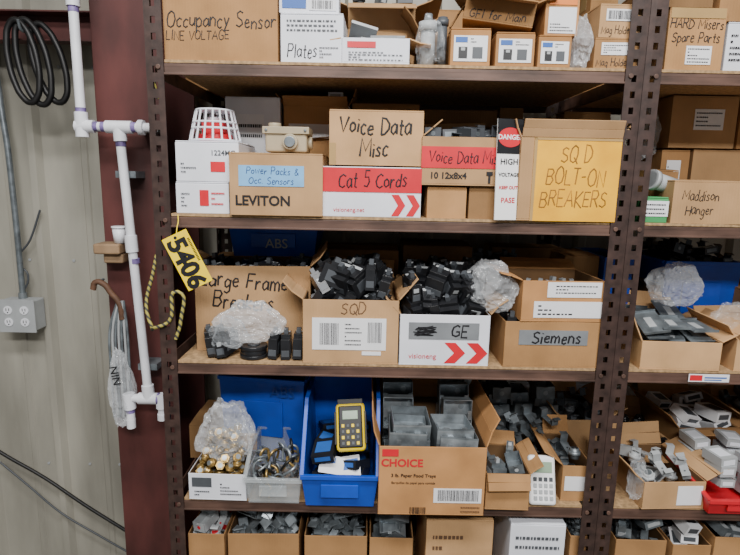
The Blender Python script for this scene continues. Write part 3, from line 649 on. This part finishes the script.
for k,(ty,tz) in enumerate(((ya+.125,.030),(ya+.19,.050),(ya+.25,.060))):
    heap('steel_device_box_stack','bigbox',xa+.002,xb-.002,ty,ty+.055,z+.006,z+h+tz,STD if k%2 else STL,101+k,tilt=4,yaw=5,drop=.0,jz=.004,pitch=-10)
heap('steel_device_box_stack','nest',XM(384,z,.35),XM(474,z,.35),.33,.56,z+.001,z+.27,STD,104,tilt=3,yaw=5,jz=.002,drop=0)
# steel boxes to the right
for k,(ua,ub_,hz_) in enumerate(((486,508,.20),(509,531,.17),(532,557,.20))):
    heap('steel_device_box_stack','steelbox',XM(ua,z,.27),XM(ub_,z,.27),.26,.42,z+.001,z+hz_,STD,112+k,tilt=4,yaw=8,jz=.002,drop=0)
heap('steel_bracket_pile','bracket',XM(490,z,.17),XM(556,z,.17),.16,.25,z+.001,z+.15,STD,103,tilt=25)
b=openbox('cardboard_box',486,530,474,-.03,.17,z,card,flaps=(150,40,60,50),fl=.045); fill(b,'fitting_pile','part',MIX,105,over=-.01)
e=bpy.data.objects.new('calculator',None); scene.collection.objects.link(e); e.location=(XM(543,z,-.02),-.012,z+.006); e.rotation_euler=(R(-22),R(1),R(0))
bm=bmesh.new(); cub(bm,-.038,.038,-.010,.012,0,.135); fin('body',bm,[whiteink],parent=e,bevel=.009,seg=4)
bm=bmesh.new(); cub(bm,-.027,.027,-.0125,-.009,.088,.118,0)
for i in range(4):
    for j in range(4): cub(bm,-.027+i*.015,-.017+i*.015,-.013,-.009,.014+j*.017,.025+j*.017,1+(j==3))
fin('screen_and_keys',bm,[lcd,lgrey,dgrey],parent=e,bevel=.001)
b=openbox('cardboard_box',562,592,466,.02,.20,z,card,flaps=(None,30,50,None),fl=.06)
fill(b,'fitting_pile','part',[steelD,black,lgrey],106,over=.01)
lab(b,.1,.8,.3,.7,paper)
b=openbox('cardboard_box',560,606,420,.26,.25,z,cardL,flaps=(None,30,50,50),fl=.07,rz=3); fill(b,'fitting_pile','part',[dgrey,steelD,black],107,over=.01)
for i,(a,c,v,m) in enumerate([(315,345,382,white),(346,378,386,lgrey),(484,506,388,dgrey),(508,530,386,white),(532,560,384,card),(562,598,384,white)]):
    b=box('small_carton',a,c,v,.53,.06,z,m,tp=False); lab(b,.2,.8,.55,.8,paper)
# right bay shelf 4
b=openbox('cardboard_box',640,704,482,-.01,.22,z,cardL,flaps=(None,25,50,60),fl=.07,rz=3); lab(b,.55,.95,.15,.85,paper); write(b,'ULTRA',.56,.94,.3,.6,orange,False,.0004); fill(b,'fitting_pile','part',[lgrey,steelD,brass],111,over=.0)
bag('plastic_bag',630,652,460,505,-.015,.04,bagm,61)
b=openbox('cardboard_box',622,672,446,.24,.22,z,cardL,flaps=(105,15,40,70),fl=.08,rz=-4); fill(b,'fitting_pile','part',[black,dgrey,lgrey],112,over=.0)
b=stack_bin('red_storage_bin',704,775,474,-.03,.26,z,red,front=.75)
heap('circuit_module_stack','carton',XM(708,z,.0)+.01,XM(772,z,.0),.0,.20,z+.006,z+.12,[lgrey,white],113,tilt=6,yaw=12)
b=openbox('cardboard_box',674,735,428,.24,.25,z,card,flaps=(80,20,40,60),fl=.06,rz=3); fill(b,'paper_packet_pile','carton',[paper,dgrey],114,over=.02)
back(612,640,395,.49,.1,z,white,name='white_carton'); back(642,662,400,.49,.1,z,cardD); back(664,720,392,.52,.07,z,card); b=openbox('cardboard_box',745,800,420,.24,.2,z,cardL,flaps=(110,20,60,60),fl=.07)
fill(b,'fitting_pile','part',[steelD,black,lgrey],116,over=.01)
# ------------------------------------------------------------------ SHELF 5
z=SH[5]
def low(u1,u2,vt,part,mats,seed,m=card,over=.03,yf=.02,nm='steel_bracket_pile',**k):
    b=openbox('cardboard_box',u1,u2,vt,yf,.25,z,m,flaps=(None,20,None,None),fl=.05)
    if part: fill(b,nm,part,mats,seed,over=over,base=.18,**k)
    return b
low(190,226,534,'part',[lgrey,red,white],120,nm='fitting_pile',over=.0)
low(228,298,534,'bracket',[steel,steelD],121,over=.045,tilt=45,yaw=80,mound=.02)
low(304,366,536,'bracket',[steelD,steel],122,over=.04,tilt=50,yaw=90,mound=.015)
low(369,412,538,'steelbox',[steel,steelD],123,over=.03,tilt=50,yaw=80,nm='steel_device_box_stack')
b=box('cardboard_box',424,490,520,.01,.25,z,cardL); printed(b,.1,.8,.7,.9,2,3,inkp)
b=box('white_carton',508,562,524,.0,.2,z,white,tp=False); printed(b,.1,.9,.75,.92,2,6,dgrey)
low(567,584,536,'conn',[steelD,lgrey,black],124,nm='fitting_pile')
low(612,662,540,'part',[steelD,lgrey,black],125,nm='fitting_pile')
low(668,706,545,'carton',[paper,dgrey],127,nm='paper_packet_pile')
low(710,770,538,'part',[steelD,lgrey,black],126,nm='fitting_pile')
for a,c,v in [(195,290,522),(300,410,524),(430,500,520),(520,570,522),(625,740,525)]:
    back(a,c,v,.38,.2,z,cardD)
# ------------------------------------------------------------------ LEFT WALL EQUIPMENT
e=bpy.data.objects.new('pvc_water_pipe',None); scene.collection.objects.link(e)
py=.22; r=.0135
def pipe(a,b,rr=r,m=pvc,n='pipe_run'): tube(n,[a,b],rr,m,e,smooth=False)
pipe((-.846,py,1.735),(-.846,py,3.0)); pipe((-.846,py,1.735),(-.63,py,1.735)); pipe((-.738,py,1.72),(-.696,py,.90))
pipe((-.757,py,.90),(-.655,py,.90)); pipe((-.757,py,.90),(-.757,py,.82)); pipe((-.655,py,.90),(-.655,py,.84))
def fitting(p,q,rr=.0185): tube('coupling',[p,q],rr,pvc,e,smooth=False)
def ring(p,q,rr=.0145): tube('primer_stain',[p,q],rr,purple,e,smooth=False)
fitting((-.846,py,1.705),(-.846,py,1.775)); ring((-.846,py,1.775),(-.846,py,1.787)); fitting((-.862,py,1.735),(-.81,py,1.735)); ring((-.81,py,1.735),(-.798,py,1.735))
fitting((-.775,py,1.735),(-.700,py,1.735)); fitting((-.738,py,1.735),(-.736,py,1.695)); ring((-.736,py,1.695),(-.7355,py,1.680)); ring((-.789,py,1.735),(-.775,py,1.735)); ring((-.7,py,1.735),(-.688,py,1.735))
fitting((-.68,py,1.735),(-.665,py,1.735),.022); fitting((-.846,py,2.06),(-.846,py,2.12)); ring((-.846,py,2.045),(-.846,py,2.06))
fitting((-.698,py,.945),(-.696,py,.90)); fitting((-.728,py,.90),(-.668,py,.90)); fitting((-.760,py,.915),(-.757,py,.865)); fitting((-.655,py,.915),(-.655,py,.87)); ring((-.757,py,.865),(-.757,py,.852)); ring((-.668,py,.9),(-.662,py,.9),.019); ring((-.715,py,1.35),(-.7145,py,1.335)); fitting((-.7235,py,1.42),(-.721,py,1.37))
fitting((-.757,py,.83),(-.757,py,.80),.014); fitting((-.655,py,.85),(-.655,py,.83),.016)
bm=bmesh.new()
for zc,xc in ((1.60,-.733),(1.0,-.70),(1.735,-.668)): cub(bm,xc-.03,xc+.03,py+.012,.299,zc-.01,zc+.01)
fin('pipe_strap',bm,[steelD],parent=e)
e=bpy.data.objects.new('black_hose_coil',None); scene.collection.objects.link(e)
hx=XM(34,2.0,.56); hz=ZM(34,62,.56)
for k,(ox,rx_,rz_,tl) in enumerate(((-.040,.050,.135,.14),(-.012,.052,.14,.2),(.035,.052,.13,.26))):
    pts=[]
    for a in range(12):
        t=a*math.pi/6; x=rx_*math.cos(t); zz=rz_*math.sin(t)
        pts.append((hx+ox+x-tl*zz*.8,.56+.012*k,hz+zz))
    tube('hose_loop',pts,.0105,blackm,e,cyclic=True,res=5)
tube('hanger_hook',[(hx-.03,.66,hz+.15),(hx-.03,.60,hz+.12),(hx-.03,.55,hz+.10),(hx-.03,.535,hz+.13)],.005,steelD,e)
e=bpy.data.objects.new('electrical_outlet_box',None); scene.collection.objects.link(e); ox=XM(20,1.03,.69); oz=ZM(20,315,.69); e.location=(ox,.71,oz)
bm=bmesh.new(); cub(bm,-.068,.068,-.035,.038,-.062,.062); fin('box_body',bm,[lgrey],parent=e,bevel=.005)
bm=bmesh.new(); cub(bm,-.072,.072,-.040,-.034,-.066,.066,3)
for s in (-1,1):
    for t in (-1,1):
        cyl(bm,.017,.003,T(s*.032,-.040,t*.024)@RX(90),1,20)
        cub(bm,s*.032-.007,s*.032-.004,-.0436,-.0428,t*.024-.003,t*.024+.008,2); cub(bm,s*.032+.004,s*.032+.007,-.0436,-.0428,t*.024-.003,t*.024+.008,2); cyl(bm,.003,.0008,T(s*.032,-.0429,t*.024-.009)@RX(90),2,8)
fin('cover_plate',bm,[lgrey,pvc,black,lgrey],parent=e,bevel=.001)
tube('conduit',[(0,.01,.06),(0,.01,.45),(-.01,.01,.75),(-.05,.01,1.02),(-.12,.01,1.1)],.011,steelD,e); tube('conduit_connector',[(0,.01,.06),(0,.01,.085)],.016,steel,e,smooth=False)
def wp(u,v,y=.73): zz=ZM(u,v,y); return (XM(u,zz,y),y,zz)
tube('wall_cable',[wp(-40,425),wp(0,452),wp(45,478),wp(85,505),wp(125,530),wp(160,552)],.007,blackm)
tube('wall_cable',[wp(0,462),wp(30,487),wp(60,512),wp(100,536),wp(135,556)],.004,dgrey)
tube('extension_cord',[wp(40,210),wp(30,240),wp(18,262),wp(28,275),wp(20,298)],.004,dgrey)
bm=bmesh.new(); cub(bm,-.040,.040,-.04,.04,0,.032); cub(bm,-.02,.040,-.02,.04,-.03,0)
fin('wood_block_bracket',bm,[mat('weathered_wood','#8C7256',.8,noise=.3,scale=14)],(XM(103,1.36,.2),.259,1.36),bevel=.006,seg=3)
bm=bmesh.new(); cyl(bm,.016,.045,T(0,0,0),0,16,r2=.020); cyl(bm,.022,.006,T(0,0,.045),0,16); fin('white_cup',bm,[pvc],(XM(112,1.40,.2),.25,1.393))
hx=XM(110,1.2,.24)
e=bpy.data.objects.new('wooden_hook_hanger',None); scene.collection.objects.link(e)
tube('hook',[(hx-.055,.25,1.245),(hx-.045,.25,1.268),(hx-.02,.25,1.262),(hx,.25,1.235),(hx+.025,.25,1.20),(hx+.03,.25,1.15)],.009,wood,e)
tube('screw',[(hx-.045,.30,1.268),(hx-.045,.25,1.268)],.004,steelD,e,smooth=False)
for k in range(7):
    tube('cord',[(hx+.02+k*.003,.25,1.21),(hx-.010+k*.009,.25,1.12),(hx-.016+k*.010,.25+.004*(k%2),1.0),(hx-.014+k*.010,.25,.82)],.004,lgrey if k%2 else steelD,e)
o=bag('hanging_plastic_bag',103,130,350,430,.20,.06,bagw,77); txt(o,'NIN',0,-.035,.05,.035,ink,rot=(90,80,0),bold=.0004)
# yellow / black twisted rope
ropey=mat('yellow_rope','#C9AE2E',.7,noise=.1,scale=60)
n=ropey.node_tree; wv=n.nodes.new('ShaderNodeTexWave'); wv.inputs['Scale'].default_value=30; wv.bands_direction='DIAGONAL'; tc=n.nodes.new('ShaderNodeTexCoord'); cr=n.nodes.new('ShaderNodeValToRGB')
cr.color_ramp.elements[0].color=(.05,.05,.04,1); cr.color_ramp.elements[0].position=.25; cr.color_ramp.elements[1].position=.55; cr.color_ramp.elements[1].color=(*lin('#A89C4A'),1)
n.links.new(tc.outputs['Object'],wv.inputs[0]); n.links.new(wv.outputs['Fac'],cr.inputs[0]); n.links.new(cr.outputs[0],n.nodes['Principled BSDF'].inputs['Base Color'])
tube('yellow_rope',[(-.60,.10,1.38),(-.605,.08,1.33),(-.62,.06,1.24),(-.60,.04,1.19),(-.57,-.01,1.20),(-.53,-.012,1.22),(-.505,-.012,1.30),(-.50,-.012,1.22),(-.515,-.012,1.17)],.0048,ropey)
tube('yellow_rope',[(-.585,.10,2.02),(-.59,.1,1.9),(-.575,.1,1.8)],.004,ropey)
# ------------------------------------------------------------------ raise everything so that the floor slab top is z=0
for o in scene.objects:
    if o.parent is None: o.location.z+=.15
bpy.ops.object.select_all(action='DESELECT')
cs=[o for o in scene.objects if o.type in('CURVE','FONT')]
for o in cs: o.select_set(True)
bpy.context.view_layer.objects.active=cs[0]
bpy.ops.object.convert(target='MESH')
# ------------------------------------------------------------------ camera
cam=bpy.data.cameras.new('camera'); co=bpy.data.objects.new('camera',cam); scene.collection.objects.link(co)
cam.sensor_width=36; cam.lens=F/740*36; cam.clip_start=.05
right0=Vector((1,0,0)); up0=Vector((0,PS,PC)); fw=Vector((0,PC,-PS)); c,s=math.cos(RL),math.sin(RL)
rt=right0*c+up0*s; up=up0*c-right0*s
M=Matrix((rt,up,-fw)).transposed().to_4x4(); M.translation=Vector((0,-D,CZ+.15)); co.matrix_world=M
scene.camera=co
# ------------------------------------------------------------------ lights
def area(n,loc,rot,sx,sy,p,col=(1,.98,.96)):
    l=bpy.data.lights.new(n,'AREA'); l.shape='RECTANGLE'; l.size=sx; l.size_y=sy; l.energy=p; l.color=col
    o=bpy.data.objects.new(n,l); scene.collection.objects.link(o); o.location=loc; o.rotation_euler=[R(a) for a in rot]
area('ceiling_lamp',(-.1,-1.4,3.55),(0,0,0),2.4,.4,115)
area('ceiling_lamp',(.4,-3.2,3.55),(20,0,0),2.4,.4,170)
w=bpy.data.worlds.new('world'); scene.world=w; w.use_nodes=True
w.node_tree.nodes['Background'].inputs[0].default_value=(.88,.94,1,1); w.node_tree.nodes['Background'].inputs[1].default_value=.22
